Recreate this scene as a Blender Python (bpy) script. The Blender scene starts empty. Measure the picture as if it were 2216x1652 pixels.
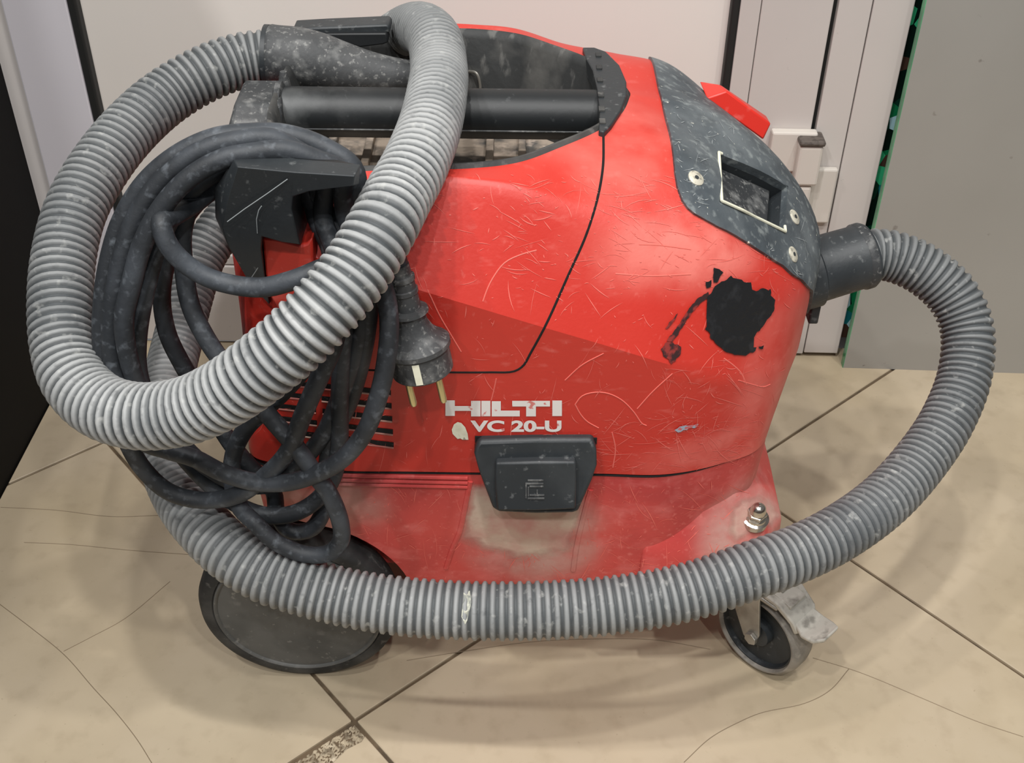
import bpy, bmesh, math, random
import numpy as np
from mathutils import Vector, Matrix
from mathutils.bvhtree import BVHTree
random.seed(7); rng = np.random.RandomState(7)
SC = bpy.context.scene; COL = SC.collection

# ------------------------------------------------------------------ camera
W, H = 2216., 1652.
FPX = 2500.; PIT = math.radians(37.3); ROLL = math.radians(0.65)
CP = np.array([0., -.78, .775])
fwd = np.array([0, math.cos(PIT), -math.sin(PIT)]); r0 = np.array([1., 0, 0]); u0 = np.cross(r0, fwd)
RT = math.cos(ROLL)*r0 + math.sin(ROLL)*u0; UP = -math.sin(ROLL)*r0 + math.cos(ROLL)*u0
cam = bpy.data.cameras.new('camera'); camo = bpy.data.objects.new('camera', cam); COL.objects.link(camo)
cam.sensor_fit = 'HORIZONTAL'; cam.sensor_width = 36; cam.lens = 36*FPX/W; cam.clip_start = .01
mw = Matrix.Identity(4)
for i in range(3):
    mw[i][0] = RT[i]; mw[i][1] = UP[i]; mw[i][2] = -fwd[i]; mw[i][3] = CP[i]
camo.matrix_world = mw
SC.camera = camo

# ------------------------------------------------------------------ light and exposure
wd = bpy.data.worlds.new('room'); SC.world = wd; wd.use_nodes = True
bg = wd.node_tree.nodes['Background']; bg.inputs[0].default_value = (.95, .97, 1, 1); bg.inputs[1].default_value = .16
def area(name, loc, target, sx, sy, power, col=(1, .99, .97)):
    l = bpy.data.lights.new(name, 'AREA'); l.shape = 'RECTANGLE'; l.size = sx; l.size_y = sy; l.energy = power; l.color = col
    o = bpy.data.objects.new(name, l); COL.objects.link(o); o.location = loc
    o.rotation_euler = (Vector(target)-Vector(loc)).to_track_quat('-Z', 'Y').to_euler(); return o
# rows of small ceiling spots
for lx, ly, pw in ((-1.0, -.60, 12), (-.15, -.62, 13), (.75, -.66, 12), (-.6, -1.15, 14), (.35, -1.2, 13), (-1.0, -1.85, 15), (-.1, -1.9, 17), (.8, -1.95, 13)):
    o = area('ceiling_spot', (lx, ly, 2.5), (lx, ly, 0), .085, .085, pw); o.data.shape = 'DISK'
vs = SC.view_settings; vs.view_transform = 'Standard'; vs.look = 'None'; vs.exposure = 0.11; vs.gamma = 1; vs.use_curve_mapping = False

# ------------------------------------------------------------------ geometry helpers
def ray(px, py):
    d = fwd*FPX + RT*(px-W/2) - UP*(py-H/2); return d/np.linalg.norm(d)
def atY(px, py, y): d = ray(px, py); return CP + d*((y-CP[1])/d[1])
def atZ(px, py, z): d = ray(px, py); return CP + d*((z-CP[2])/d[2])
def atPl(px, py, p0, n): d = ray(px, py); return CP + d*(np.dot(np.array(p0)-CP, n)/np.dot(d, n))
def nrm(v): v = np.array(v, float); return v/max(np.linalg.norm(v), 1e-12)

def catmull(P, per=12, closed=False):
    P = [np.array(p, float) for p in P]; n = len(P); out = []
    for i in range(n-1):
        p0 = P[i-1] if i > 0 else 2*P[0]-P[1]
        p1, p2 = P[i], P[i+1]
        p3 = P[i+2] if i+2 < n else 2*P[-1]-P[-2]
        d = lambda a, b: max(np.linalg.norm(a[:3]-b[:3])**.5, 1e-6)
        t0 = 0; t1 = d(p0, p1); t2 = t1+d(p1, p2); t3 = t2+d(p2, p3)
        for k in range(per):
            t = t1+(t2-t1)*k/per
            a1 = (t1-t)/(t1-t0)*p0+(t-t0)/(t1-t0)*p1; a2 = (t2-t)/(t2-t1)*p1+(t-t1)/(t2-t1)*p2; a3 = (t3-t)/(t3-t2)*p2+(t-t2)/(t3-t2)*p3
            b1 = (t2-t)/(t2-t0)*a1+(t-t0)/(t2-t0)*a2; b2 = (t3-t)/(t3-t1)*a2+(t-t1)/(t3-t1)*a3
            out.append((t2-t)/(t2-t1)*b1+(t-t1)/(t2-t1)*b2)
    out.append(P[-1]); return np.array(out)
def resample(P, step=None, n=None):
    s = np.r_[0, np.cumsum(np.linalg.norm(np.diff(P[:, :3], axis=0), axis=1))]
    n = n or max(3, int(s[-1]/step)+1)
    q = np.linspace(0, s[-1], n)
    return np.stack([np.interp(q, s, P[:, k]) for k in range(P.shape[1])], 1), s[-1]

def new_obj(name, v, f, mat, parent=None, smooth=True, sharp=40, bevel=0, label=None, kind=None, seg=2):
    me = bpy.data.meshes.new(name); me.from_pydata([tuple(map(float, p)) for p in v], [], [list(map(int, q)) for q in f]); me.update()
    if smooth:
        me.polygons.foreach_set('use_smooth', [True]*len(me.polygons)); me.set_sharp_from_angle(angle=math.radians(sharp))
    o = bpy.data.objects.new(name, me); COL.objects.link(o)
    if mat: me.materials.append(mat)
    if parent: o.parent = parent
    if bevel:
        b = o.modifiers.new('bevel', 'BEVEL'); b.width = bevel; b.segments = seg; b.limit_method = 'ANGLE'; b.angle_limit = math.radians(30); b.harden_normals = False
    if label: o['label'] = label
    if kind: o['kind'] = kind
    return o
def fixn(o):
    bm = bmesh.new(); bm.from_mesh(o.data); bmesh.ops.recalc_face_normals(bm, faces=bm.faces); bm.to_mesh(o.data); bm.free(); return o
def empty(name, loc=(0, 0, 0), **kw):
    o = bpy.data.objects.new(name, None); COL.objects.link(o); o.location = loc; o.empty_display_size = .05
    for k, v in kw.items(): o[k] = v
    return o
def tag(o, label, cat, group=None):
    o['label'] = label; o['category'] = cat
    if group: o['group'] = group
    return o

def frames(P):
    n = len(P); T = np.gradient(P[:, :3], axis=0); T /= np.linalg.norm(T, axis=1)[:, None]
    N = np.zeros((n, 3)); a = np.array([0, 0, 1.]) if abs(T[0][2]) < .9 else np.array([1., 0, 0])
    N[0] = nrm(a-T[0]*np.dot(a, T[0]))
    for i in range(1, n):
        v = N[i-1]-T[i]*np.dot(N[i-1], T[i]); N[i] = nrm(v)
    return T, N, np.cross(T, N)
def sweep(P, rad, seg=16, cap=True):
    P = np.array(P, float); n = len(P); rad = np.broadcast_to(rad, (n,)); T, N, B = frames(P)
    a = np.arange(seg)*2*math.pi/seg
    V = P[:, None, :3] + rad[:, None, None]*(np.cos(a)[None, :, None]*N[:, None]+np.sin(a)[None, :, None]*B[:, None])
    V = V.reshape(-1, 3); i, j = np.meshgrid(np.arange(n-1), np.arange(seg), indexing='ij'); j2 = (j+1) % seg
    F = np.stack([i*seg+j, i*seg+j2, (i+1)*seg+j2, (i+1)*seg+j], -1).reshape(-1, 4).tolist()
    if cap: F.append(list(range(seg))[::-1]); F.append(list(range((n-1)*seg, n*seg)))
    return V, F
def lathe(prof, c, axis, seg=48, ref=(0, 0, 1)):
    """prof: (radius, offset along axis) list"""
    ax = nrm(axis); r = np.array(ref, float); u = nrm(r-ax*np.dot(r, ax)); w = np.cross(ax, u); V = []; F = []
    for (rr, off) in prof:
        for k in range(seg):
            a = 2*math.pi*k/seg; V.append(np.array(c)+ax*off+rr*(math.cos(a)*u+math.sin(a)*w))
    n = len(prof)
    for i in range(n-1):
        for k in range(seg):
            k2 = (k+1) % seg; F.append([i*seg+k, i*seg+k2, (i+1)*seg+k2, (i+1)*seg+k])
    F.append(list(range(seg))[::-1]); F.append(list(range((n-1)*seg, n*seg)))
    return V, F
def prism(rings):
    """closed solid from rings with equal vertex counts"""
    n = len(rings[0]); V = [p for r in rings for p in r]; F = []
    for i in range(len(rings)-1):
        for k in range(n):
            k2 = (k+1) % n; F.append([i*n+k, i*n+k2, (i+1)*n+k2, (i+1)*n+k])
    F.append(list(range(n))[::-1]); F.append(list(range((len(rings)-1)*n, len(rings)*n)))
    return V, F
def boxv(x0, x1, y0, y1, z0, z1):
    V = [(x, y, z) for z in (z0, z1) for (x, y) in ((x0, y0), (x1, y0), (x1, y1), (x0, y1))]
    return V, [[3, 2, 1, 0], [4, 5, 6, 7], [0, 1, 5, 4], [1, 2, 6, 5], [2, 3, 7, 6], [3, 0, 4, 7]]
def joinm(L):
    V = []; F = []
    for v, f in L:
        o = len(V); V += [tuple(p) for p in v]; F += [[i+o for i in q] for q in f]
    return V, F

# ------------------------------------------------------------------ materials
def srgb(r, g, b):
    c = [x/255. for x in (r, g, b)]; return tuple(x/12.92 if x <= .04045 else ((x+.055)/1.055)**2.4 for x in c)+(1,)
def mat(name, col, rough=.5, metal=0, layers=(), bump=0, bscale=200, spec=.5, attr=None, coat=0, rvar=0):
    m = bpy.data.materials.new(name); m.use_nodes = True; nt = m.node_tree; N = nt.nodes; L = nt.links
    b = N['Principled BSDF']; b.inputs['Roughness'].default_value = rough; b.inputs['Metallic'].default_value = metal
    b.inputs['Specular IOR Level'].default_value = spec; b.inputs['Coat Weight'].default_value = coat
    tc = N.new('ShaderNodeTexCoord')
    rgb = N.new('ShaderNodeRGB'); rgb.outputs[0].default_value = col; cur = rgb.outputs[0]
    if attr:   # (attribute, colour)
        a = N.new('ShaderNodeAttribute'); a.attribute_name = attr[0]
        mx = N.new('ShaderNodeMix'); mx.data_type = 'RGBA'; L.new(a.outputs['Fac'], mx.inputs[0]); L.new(cur, mx.inputs[6]); mx.inputs[7].default_value = attr[1]; cur = mx.outputs[2]
    for ly in layers:
        c2, scale, lo, hi, amt = ly[:5]; st = ly[5] if len(ly) > 5 else (1, 1, 1); det = ly[6] if len(ly) > 6 else 4; foc = ly[7] if len(ly) > 7 else None
        mp = N.new('ShaderNodeMapping'); mp.inputs['Scale'].default_value = st; L.new(tc.outputs['Object'], mp.inputs[0])
        nz = N.new('ShaderNodeTexNoise'); nz.inputs['Scale'].default_value = scale; nz.inputs['Detail'].default_value = det; L.new(mp.outputs[0], nz.inputs[0])
        mr = N.new('ShaderNodeMapRange'); mr.inputs[1].default_value = lo; mr.inputs[2].default_value = hi; mr.inputs[3].default_value = 0; mr.inputs[4].default_value = amt
        L.new(nz.outputs[0], mr.inputs[0]); fac = mr.outputs[0]
        if foc:   # a stain, or a highlight put into the colour, with a place of its own: list of (centre, radius vector, gain)
            tot = None
            for (c, rv, g) in foc:
                m2 = N.new('ShaderNodeMapping'); m2.vector_type = 'TEXTURE'; m2.inputs['Location'].default_value = c; m2.inputs['Scale'].default_value = rv
                L.new(tc.outputs['Object'], m2.inputs[0])
                ln = N.new('ShaderNodeVectorMath'); ln.operation = 'LENGTH'; L.new(m2.outputs[0], ln.inputs[0])
                r2 = N.new('ShaderNodeMapRange'); r2.interpolation_type = 'SMOOTHSTEP'; r2.inputs[1].default_value = .45; r2.inputs[2].default_value = 1.15; r2.inputs[3].default_value = g; r2.inputs[4].default_value = 0
                L.new(ln.outputs['Value'], r2.inputs[0])
                if tot is None: tot = r2.outputs[0]
                else:
                    ad = N.new('ShaderNodeMath'); ad.operation = 'MAXIMUM'; L.new(tot, ad.inputs[0]); L.new(r2.outputs[0], ad.inputs[1]); tot = ad.outputs[0]
            mu = N.new('ShaderNodeMath'); mu.operation = 'MULTIPLY'; L.new(fac, mu.inputs[0]); L.new(tot, mu.inputs[1]); fac = mu.outputs[0]
        mx = N.new('ShaderNodeMix'); mx.data_type = 'RGBA'; L.new(fac, mx.inputs[0]); L.new(cur, mx.inputs[6]); mx.inputs[7].default_value = c2; cur = mx.outputs[2]
    L.new(cur, b.inputs['Base Color'])
    if rvar:
        nz = N.new('ShaderNodeTexNoise'); nz.inputs['Scale'].default_value = 30; L.new(tc.outputs['Object'], nz.inputs[0])
        mr = N.new('ShaderNodeMapRange'); mr.inputs[3].default_value = rough-rvar; mr.inputs[4].default_value = rough+rvar; L.new(nz.outputs[0], mr.inputs[0]); L.new(mr.outputs[0], b.inputs['Roughness'])
    if bump:
        nz = N.new('ShaderNodeTexNoise'); nz.inputs['Scale'].default_value = bscale; nz.inputs['Detail'].default_value = 4; L.new(tc.outputs['Object'], nz.inputs[0])
        bp = N.new('ShaderNodeBump'); bp.inputs['Strength'].default_value = bump; bp.inputs['Distance'].default_value = .001; L.new(nz.outputs[0], bp.inputs['Height']); L.new(bp.outputs[0], b.inputs['Normal'])
    return m
DUST = srgb(196, 184, 170)
PALE = srgb(244, 150, 140)
m_red = mat('red_plastic', srgb(203, 54, 42), .45, layers=[
    (srgb(198, 44, 36), 9, .45, .7, .5), (PALE, 60, .6, .85, .3, (1, 1, 2.5), 8), (PALE, 240, .64, .8, .25, (1, .6, .6), 6),
    (srgb(240, 138, 126), 25, .30, .62, .75, (1, 1, 1), 8, [((.155, -.145, .395), (.13, .05, .035), 1), ((.20, -.13, .26), (.06, .07, .10), .6), ((.17, -.15, .235), (.09, .05, .025), .9), ((.07, -.09, .44), (.06, .1, .03), .5)])],  # pale scuffs, with the crest's highlight band put into the colour
    bump=.12, bscale=350, rvar=.08)
m_tub = mat('red_plastic_dusty', srgb(203, 72, 67), .55, layers=[
    (srgb(178, 58, 58), 12, .4, .65, .8), (srgb(222, 120, 116), 40, .52, .8, .6, (1, 1, 1.5), 8), (srgb(226, 130, 122), 220, .58, .75, .4),
    (srgb(190, 160, 150), 30, .3, .6, .75, (1, 1, 1), 8, [((.018, -.16, .155), (.06, .05, .06), 1), ((.185, -.15, .15), (.05, .06, .05), 1), ((-.14, -.15, .19), (.06, .05, .05), .8)])],
    bump=.25, bscale=200)
m_dust_red = mat('dust_covered_red', srgb(180, 108, 100), .8, layers=[(srgb(200, 178, 160), 30, .4, .6, .9, (1, 1, 1), 8), (srgb(190, 70, 66), 55, .55, .7, .7)], bump=.3, bscale=250)
m_dustfade = mat('loose_dust', srgb(190, 140, 130), .85, layers=[(srgb(204, 184, 166), 30, .4, .6, .9, (1, 1, 1), 8)], bump=.3, bscale=250)
m_grey = mat('dark_grey_panel', srgb(70, 77, 82), .55, layers=[(srgb(122, 128, 130), 16, .42, .7, .65), (srgb(150, 156, 155), 140, .54, .7, .6, (1, 1, 1), 8), (srgb(40, 45, 50), 45, .5, .7, .4), (srgb(225, 222, 205), 260, .70, .74, .9)], bump=.25, bscale=300)
m_black = mat('black_plastic', srgb(42, 46, 49), .5, layers=[(srgb(75, 79, 81), 20, .5, .75, .5), (srgb(120, 122, 122), 170, .62, .72, .5, (1, 1, 1), 8)], bump=.15, bscale=300)
m_black_dusty = mat('black_plastic_dusty', srgb(50, 52, 54), .62, layers=[(srgb(110, 110, 110), 14, .4, .75, .6), (srgb(140, 140, 138), 90, .52, .72, .6, (1, 1, 1), 10), (srgb(165, 164, 160), 320, .58, .7, .5, (1, 1, 1), 8)], bump=.35, bscale=260)
m_bar = mat('handle_bar_black', srgb(24, 27, 29), .5, layers=[(srgb(120, 122, 122), 24, .5, .78, .6, (1, 1, 1), 6, [((-.19, 0, .43), (.09, .06, .06), 1)]), (srgb(95, 97, 98), 120, .64, .75, .45)], bump=.1)
m_cord = mat('rubber_cable', srgb(40, 43, 47), .6, layers=[(srgb(98, 104, 112), 22, .45, .78, .6, (1, 1, 1), 8), (srgb(120, 126, 133), 160, .55, .76, .5, (1, 1, 1), 10)], bump=.3, bscale=220)
m_hose = mat('ribbed_hose', srgb(62, 66, 68), .62, attr=('rib', srgb(188, 189, 188)), layers=[(srgb(72, 76, 79), 14, .48, .72, .5), (srgb(205, 205, 200), 130, .6, .74, .4), (srgb(50, 53, 56), 120, .6, .75, .45)], bump=.2, bscale=260)
m_gap = mat('dark_gap', srgb(16, 14, 14), .9)
m_slot = mat('vent_dark', srgb(14, 14, 15), .8, layers=[(srgb(80, 80, 78), 500, .6, .7, .6)])
m_tray = mat('tray_floor_dust', srgb(172, 156, 140), .9, layers=[(srgb(70, 72, 72), 38, .46, .6, .85), (srgb(205, 186, 170), 90, .55, .7, .7)], bump=.5, bscale=120)
m_liner = mat('tray_liner', srgb(48, 49, 49), .65, layers=[(srgb(110, 108, 104), 22, .5, .75, .7), (srgb(130, 128, 124), 110, .58, .72, .5, (1, 1, .4), 8)], bump=.3)
m_screw = mat('dusty_screw', srgb(214, 208, 190), .5, .2, layers=[(srgb(90, 88, 80), 300, .5, .7, .7)])
m_steel = mat('zinc_steel', srgb(172, 168, 160), .42, .65, layers=[(srgb(120, 114, 106), 40, .45, .7, .6)], bump=.2)
m_chrome = mat('nut_steel', srgb(190, 184, 174), .18, .95)
m_brass = mat('brass_pin', srgb(206, 196, 150), .3, .9)
m_tyre = mat('black_rubber', srgb(36, 37, 38), .7, layers=[(srgb(96, 95, 93), 30, .45, .72, .6), (srgb(125, 122, 118), 140, .6, .74, .5)], bump=.4, bscale=180)
m_hub = mat('hub_grey', srgb(92, 92, 90), .65, layers=[(srgb(62, 63, 63), 22, .45, .65, .6), (srgb(130, 128, 124), 60, .58, .75, .6), (srgb(160, 158, 152), 180, .64, .74, .5)], bump=.25)
m_tread = mat('grey_tread', srgb(142, 136, 127), .7, layers=[(srgb(95, 92, 88), 45, .45, .65, .7), (srgb(178, 172, 160), 90, .55, .7, .6)], bump=.3)
m_brake = mat('brake_plastic', srgb(186, 182, 172), .6, layers=[(srgb(120, 116, 108), 80, .5, .65, .8)], bump=.3)
m_tape = mat('black_paint', srgb(21, 22, 25), .5, layers=[(srgb(48, 49, 52), 90, .55, .7, .6)], bump=.8, bscale=160)
m_smear = mat('smeared_paint', srgb(52, 26, 27), .6, layers=[(srgb(160, 52, 46), 180, .48, .62, .7)])
m_white = mat('white_print', srgb(238, 232, 228), .5, layers=[(srgb(214, 80, 70), 120, .62, .66, .8)])
m_cream = mat('cream_paint', srgb(232, 230, 208), .6, layers=[(srgb(200, 196, 170), 120, .5, .7, .5)])
m_dustmark = mat('pale_dust_mark', srgb(196, 196, 180), .8, layers=[(srgb(120, 124, 122), 200, .45, .6, .8)])
m_scr = mat('scratch_pale', srgb(232, 112, 100), .6)
m_scrg = mat('scratch_grey', srgb(150, 155, 156), .6)
m_bluegrey = mat('blue_grey_scuff', srgb(160, 172, 188), .6, layers=[(srgb(210, 70, 62), 300, .5, .6, .8)])

m_tile = mat('beige_tile', srgb(184, 169, 145), .42, layers=[(srgb(168, 152, 124), 6, .42, .68, .8, (1, 1, 1), 6), (srgb(200, 185, 160), 12, .5, .75, .6, (1, 1, 1), 6), (srgb(160, 144, 120), 50, .52, .75, .45, (1, 1, 1), 8), (srgb(140, 122, 100), 260, .68, .78, .5)], bump=.06, bscale=60, rvar=.07)
m_grout = mat('dark_grout', srgb(98, 82, 62), .9, layers=[(srgb(60, 50, 38), 60, .45, .65, .7)], bump=.5)
m_mortar = mat('rough_mortar', srgb(172, 158, 134), .95, layers=[(srgb(110, 98, 80), 160, .45, .62, .85), (srgb(200, 188, 166), 120, .55, .7, .6)], bump=1.0, bscale=220)
m_crack = mat('crack_line', srgb(132, 116, 95), .9)
m_panel = mat('door_panel', srgb(230, 224, 217), .5, layers=[(srgb(222, 216, 208), 4, .4, .7, .5)], bump=.03, bscale=500)
m_alu = mat('painted_aluminium', srgb(200, 193, 188), .45, layers=[(srgb(188, 181, 177), 5, .4, .7, .6), (srgb(140, 132, 128), 150, .72, .78, .6)], bump=.03)
m_alu2 = mat('lavender_frame', srgb(218, 215, 221), .45, layers=[(srgb(210, 207, 213), 4, .4, .7, .6), (srgb(90, 88, 90), 120, .76, .79, .7)])
m_gask = mat('rubber_gasket', srgb(28, 29, 28), .6)
m_blackwall = mat('black_laminate', srgb(17, 16, 14), .75, spec=.2, layers=[(srgb(60, 58, 54), 200, .74, .78, .6)])
m_board = mat('grey_glass_panel', srgb(156, 153, 147), .3, layers=[(srgb(142, 139, 132), 3, .4, .7, .7), (srgb(105, 98, 92), 70, .7, .76, .6)])
m_gedge = mat('green_glass_edge', srgb(70, 140, 100), .2, layers=[(srgb(100, 180, 130), 20, .45, .6, .8)])
m_hinge = mat('hinge_grey', srgb(206, 199, 190), .5)
m_cap = mat('hinge_cap', srgb(92, 84, 78), .5, layers=[(srgb(60, 54, 50), 200, .5, .6, .7)])
m_green = bpy.data.materials.new('painted_green_glints'); m_green.use_nodes = True  # reflections and light through the glass edge, painted as coloured cells
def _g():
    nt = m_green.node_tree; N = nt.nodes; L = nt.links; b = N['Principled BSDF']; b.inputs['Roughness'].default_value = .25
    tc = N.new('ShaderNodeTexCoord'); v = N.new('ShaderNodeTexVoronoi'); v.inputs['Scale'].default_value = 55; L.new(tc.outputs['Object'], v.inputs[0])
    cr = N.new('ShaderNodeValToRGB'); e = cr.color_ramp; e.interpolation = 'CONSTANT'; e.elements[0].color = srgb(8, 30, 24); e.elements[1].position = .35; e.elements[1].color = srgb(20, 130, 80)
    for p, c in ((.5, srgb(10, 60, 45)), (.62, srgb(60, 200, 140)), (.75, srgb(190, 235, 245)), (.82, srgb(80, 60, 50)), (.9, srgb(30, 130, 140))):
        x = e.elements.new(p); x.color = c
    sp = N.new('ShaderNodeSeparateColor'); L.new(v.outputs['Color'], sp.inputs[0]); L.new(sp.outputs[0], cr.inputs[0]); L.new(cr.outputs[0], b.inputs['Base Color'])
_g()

# ------------------------------------------------------------------ floor
TP = atZ(767, 1560, 0); ANG = math.radians(41.0); TS = .4505
ea = np.array([math.cos(ANG), math.sin(ANG)]); eb = np.array([-math.sin(ANG), math.cos(ANG)])
WX0, WX1, WY0, WY1 = -.497, .95, -.75, .31
def clip(poly, a, b, c):   # keep a*x+b*y<=c
    out = []
    for i in range(len(poly)):
        p, q = poly[i], poly[(i+1) % len(poly)]; dp = a*p[0]+b*p[1]-c; dq = a*q[0]+b*q[1]-c
        if dp <= 0: out.append(p)
        if dp*dq < 0: t = dp/(dp-dq); out.append((p[0]+(q[0]-p[0])*t, p[1]+(q[1]-p[1])*t))
    return out
v, f = boxv(WX0, WX1, WY0, WY1, -.03, -.0025)
floor = new_obj('floor', v, f, m_grout, smooth=False, kind='structure')
g = .0016
for i in range(-3, 4):
    for j in range(-3, 4):
        def pt(a, b): q = TP[:2]+ea*TS*a+eb*TS*b; return (q[0], q[1])
        e = g/TS; a0, a1, b0, b1 = i+e, i+1-e, j+e, j+1-e
        if (i, j) == (-1, -1):   # the tile with the broken edge (its far side is the line through the joint)
            k = .018/TS
            poly = [pt(a0, b0), pt(a1, b0), pt(a1, b1-k*.85), pt(a1-.012, b1-k*1.0), pt(a1-.04, b1-k*.9), pt(a1-.08, b1-k*1.12), pt(a1-.13, b1-k*.95), pt(a1-.19, b1-k*1.15), pt(a1-.26, b1-k*1.05), pt(a0, b1-k)]
        else:
            poly = [pt(a0, b0), pt(a1, b0), pt(a1, b1), pt(a0, b1)]
        for (a, b, c) in ((-1, 0, -WX0-.001), (1, 0, WX1-.001), (0, -1, -WY0-.001), (0, 1, WY1-.001)):
            if poly: poly = clip(poly, a, b, c)
        if len(poly) < 3: continue
        ar = abs(sum(poly[k][0]*poly[(k+1) % len(poly)][1]-poly[(k+1) % len(poly)][0]*poly[k][1] for k in range(len(poly)))/2)
        if ar < 1e-4: continue
        V, F = prism([[(x, y, -.008) for x, y in poly], [(x, y, 0) for x, y in poly]])
        new_obj('tile', V, F, m_tile, floor, smooth=False, bevel=.0007, seg=1)
# exposed mortar where the tile edge broke off
MV = []; nx, ny = 320, 18
for i in range(nx+1):
    for j in range(ny+1):
        q = TP[:2]+ea*(-.99*i/nx)*TS - ea*.0017 + eb*(-.0017-.0215*j/ny); MV.append((q[0], q[1], -.0030+.0014*rng.rand()))
MF = [[i*(ny+1)+j, i*(ny+1)+j+1, (i+1)*(ny+1)+j+1, (i+1)*(ny+1)+j] for i in range(nx) for j in range(ny)]
new_obj('broken_edge_mortar', MV, MF, m_mortar, floor, smooth=False, label='rough pale mortar exposed along a broken tile edge')
for pts in ([(0, 1310), (70, 1365), (140, 1420), (205, 1490), (255, 1545), (300, 1605), (330, 1652)], [(140, 1412), (200, 1375), (270, 1340), (365, 1262)],
            [(1478, 1652), (1540, 1600), (1600, 1562), (1650, 1543), (1740, 1524), (1795, 1498), (1840, 1450)], [(1758, 1425), (1860, 1455), (2000, 1515), (2110, 1560), (2216, 1595)],
            [(880, 1428), (1000, 1412), (1150, 1392), (1290, 1382), (1420, 1386), (1540, 1405)], [(0, 1098), (120, 1106), (240, 1118), (350, 1116)], [(50, 1172), (150, 1178), (280, 1190), (410, 1198)]):
    P = catmull([atZ(x+random.uniform(-3, 3), y+random.uniform(-3, 3), 0.0) for x, y in pts], 8)
    V, F = sweep(P, .00036, 5); new_obj('crack', V, F, m_crack, floor)

# ------------------------------------------------------------------ walls and door
WR = -.020
def wallobj(name, v, f, m, parent=None, bevel=0, **kw):
    o = new_obj(name, v, f, m, parent, smooth=False, bevel=bevel, **kw)
    if parent is None: o.rotation_euler = (0, 0, WR); o.location = (0, .2965, 0)
    return o
ZT = 1.0
wallobj('wall_back', *boxv(-.56, 1.0, .045, .07, -.02, ZT), m_alu, kind='structure')
v, f = boxv(-.515, WX0-.0005, -.5, .29, -.02, ZT); new_obj('wall_left', v, f, m_blackwall, smooth=False, kind='structure')
door = bpy.data.objects.new('door_1', None); COL.objects.link(door); door.location = (0, .2965, 0); door.rotation_euler = (0, 0, WR); door['kind'] = 'structure'
def dp(name, *a): 
    v, f = boxv(*a[:6]); return wallobj(name, v, f, a[6], door, bevel=a[7] if len(a) > 7 else 0)
dp('door_panel', -.418, .202, .012, .04, .12, ZT, m_panel)
dp('door_gasket', -.4265, -.4175, .001, .03, .118, ZT, m_gask, .002)
dp('door_gasket', .2015, .2095, .001, .03, .118, ZT, m_gask, .002)
dp('door_gasket', -.418, .202, .009, .03, .116, .124, m_alu)
dp('door_stile', -.489, -.4265, 0, .04, .004, ZT, m_alu2, .0015)
dp('door_stile', .2095, .2285, 0, .04, .004, ZT, m_alu, .0008)
dp('door_stile', .2292, .2955, 0, .04, .004, ZT, m_alu, .0012)
dp('bottom_rail', -.4265, .2095, 0, .04, .004, .104, m_alu, .001)
dp('bottom_rail_bead', -.4265, .2095, .002, .04, .1052, .117, m_alu, .0015)
dp('gap_seal', .2955, .3005, .008, .04, .0, ZT, m_gask)
dp('door_frame_strip', .3005, .3315, .0005, .04, .004, ZT, m_alu, .001)
dp('door_frame_strip', .3325, .3705, .0, .04, .006, ZT, m_alu, .001)
# hinge
hg = dp('hinge', .2555, .3005, -.012, 0, .238, .281, m_hinge, .002)
Pk = [atY(x, y, .283) for x, y in ((1726, 318), (1780, 318), (1778, 402), (1724, 402))]
def loc_wall(p):
    q = np.array(p)-np.array([0, .2965, 0]); c, s = math.cos(-WR), math.sin(-WR); return np.array([c*q[0]-s*q[1], s*q[0]+c*q[1], q[2]])
kx0, kx1 = .2815, .3055
dp('hinge_knuckle', kx0, kx1, -.024, -.001, .2285, .2725, m_hinge, .003)
dp('hinge_cap', kx0-.001, kx1+.001, -.026, 0, .2725, .2785, m_cap, .0025)
dp('hinge_knuckle', kx0+.001, kx1-.004, -.022, -.001, .178, .2275, m_hinge, .003)
dp('hinge_leaf', .3015, .3285, -.008, .0, .178, .240, m_hinge, .002)
# glass panel at the right
gp = empty('glass_panel', (.373, .27, 0), kind='structure'); gp.name = 'wall_right'; gp.rotation_euler = (0, 0, -.034)
new_obj('glass_sheet', *boxv(.0008, .55, 0, .009, .0, ZT), m_board, gp, smooth=False)
new_obj('glass_edge', *boxv(0, .0008, .0, .009, .0, ZT), m_gedge, gp, smooth=False, label='bright green edge of the glass sheet')
new_obj('painted_glint_strip', *boxv(-.004, .06, .0315, .034, .02, ZT), m_green, gp, smooth=False, label='green and pale blue reflections painted on a strip in the gap beside the glass')  # added strip that carries the gap's reflections as colour

# ------------------------------------------------------------------ vacuum cleaner
vac = empty('vacuum_cleaner', (0, 0, 0)); tag(vac, 'scratched red industrial wet-and-dry vacuum cleaner standing on the tiled floor', 'vacuum cleaner')
def Z(px, py, z): return atZ(px, py, z)
def Y(px, py, y): return atY(px, py, y)
ZR = .44
R0 = [(-.172, 0, .425), (-.168, -.06, .425), (-.152, -.100, .432), (-.135, -.121, .438), (-.105, -.125, .44), Z(900, 366, ZR), Z(1010, 365, ZR), Z(1120, 352, ZR), Z(1215, 318, ZR), Z(1300, 280, ZR), Z(1345, 246, ZR), Z(1362, 212, ZR), (Z(1362, 212, ZR)[0]+.0012, 0, ZR)]
R1 = [(-.19, 0, .408), (-.186, -.07, .408), (-.165, -.115, .418), (-.14, -.135, .428), (-.105, -.138, .43), Y(905, 385, -.134), Y(1005, 387, -.134), Y(1110, 402, -.136), Y(1270, 462, -.138), Y(1420, 515, -.138), Y(1570, 555, -.130), Y(1722, 626, -.100), (.234, 0, .335)]
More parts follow.
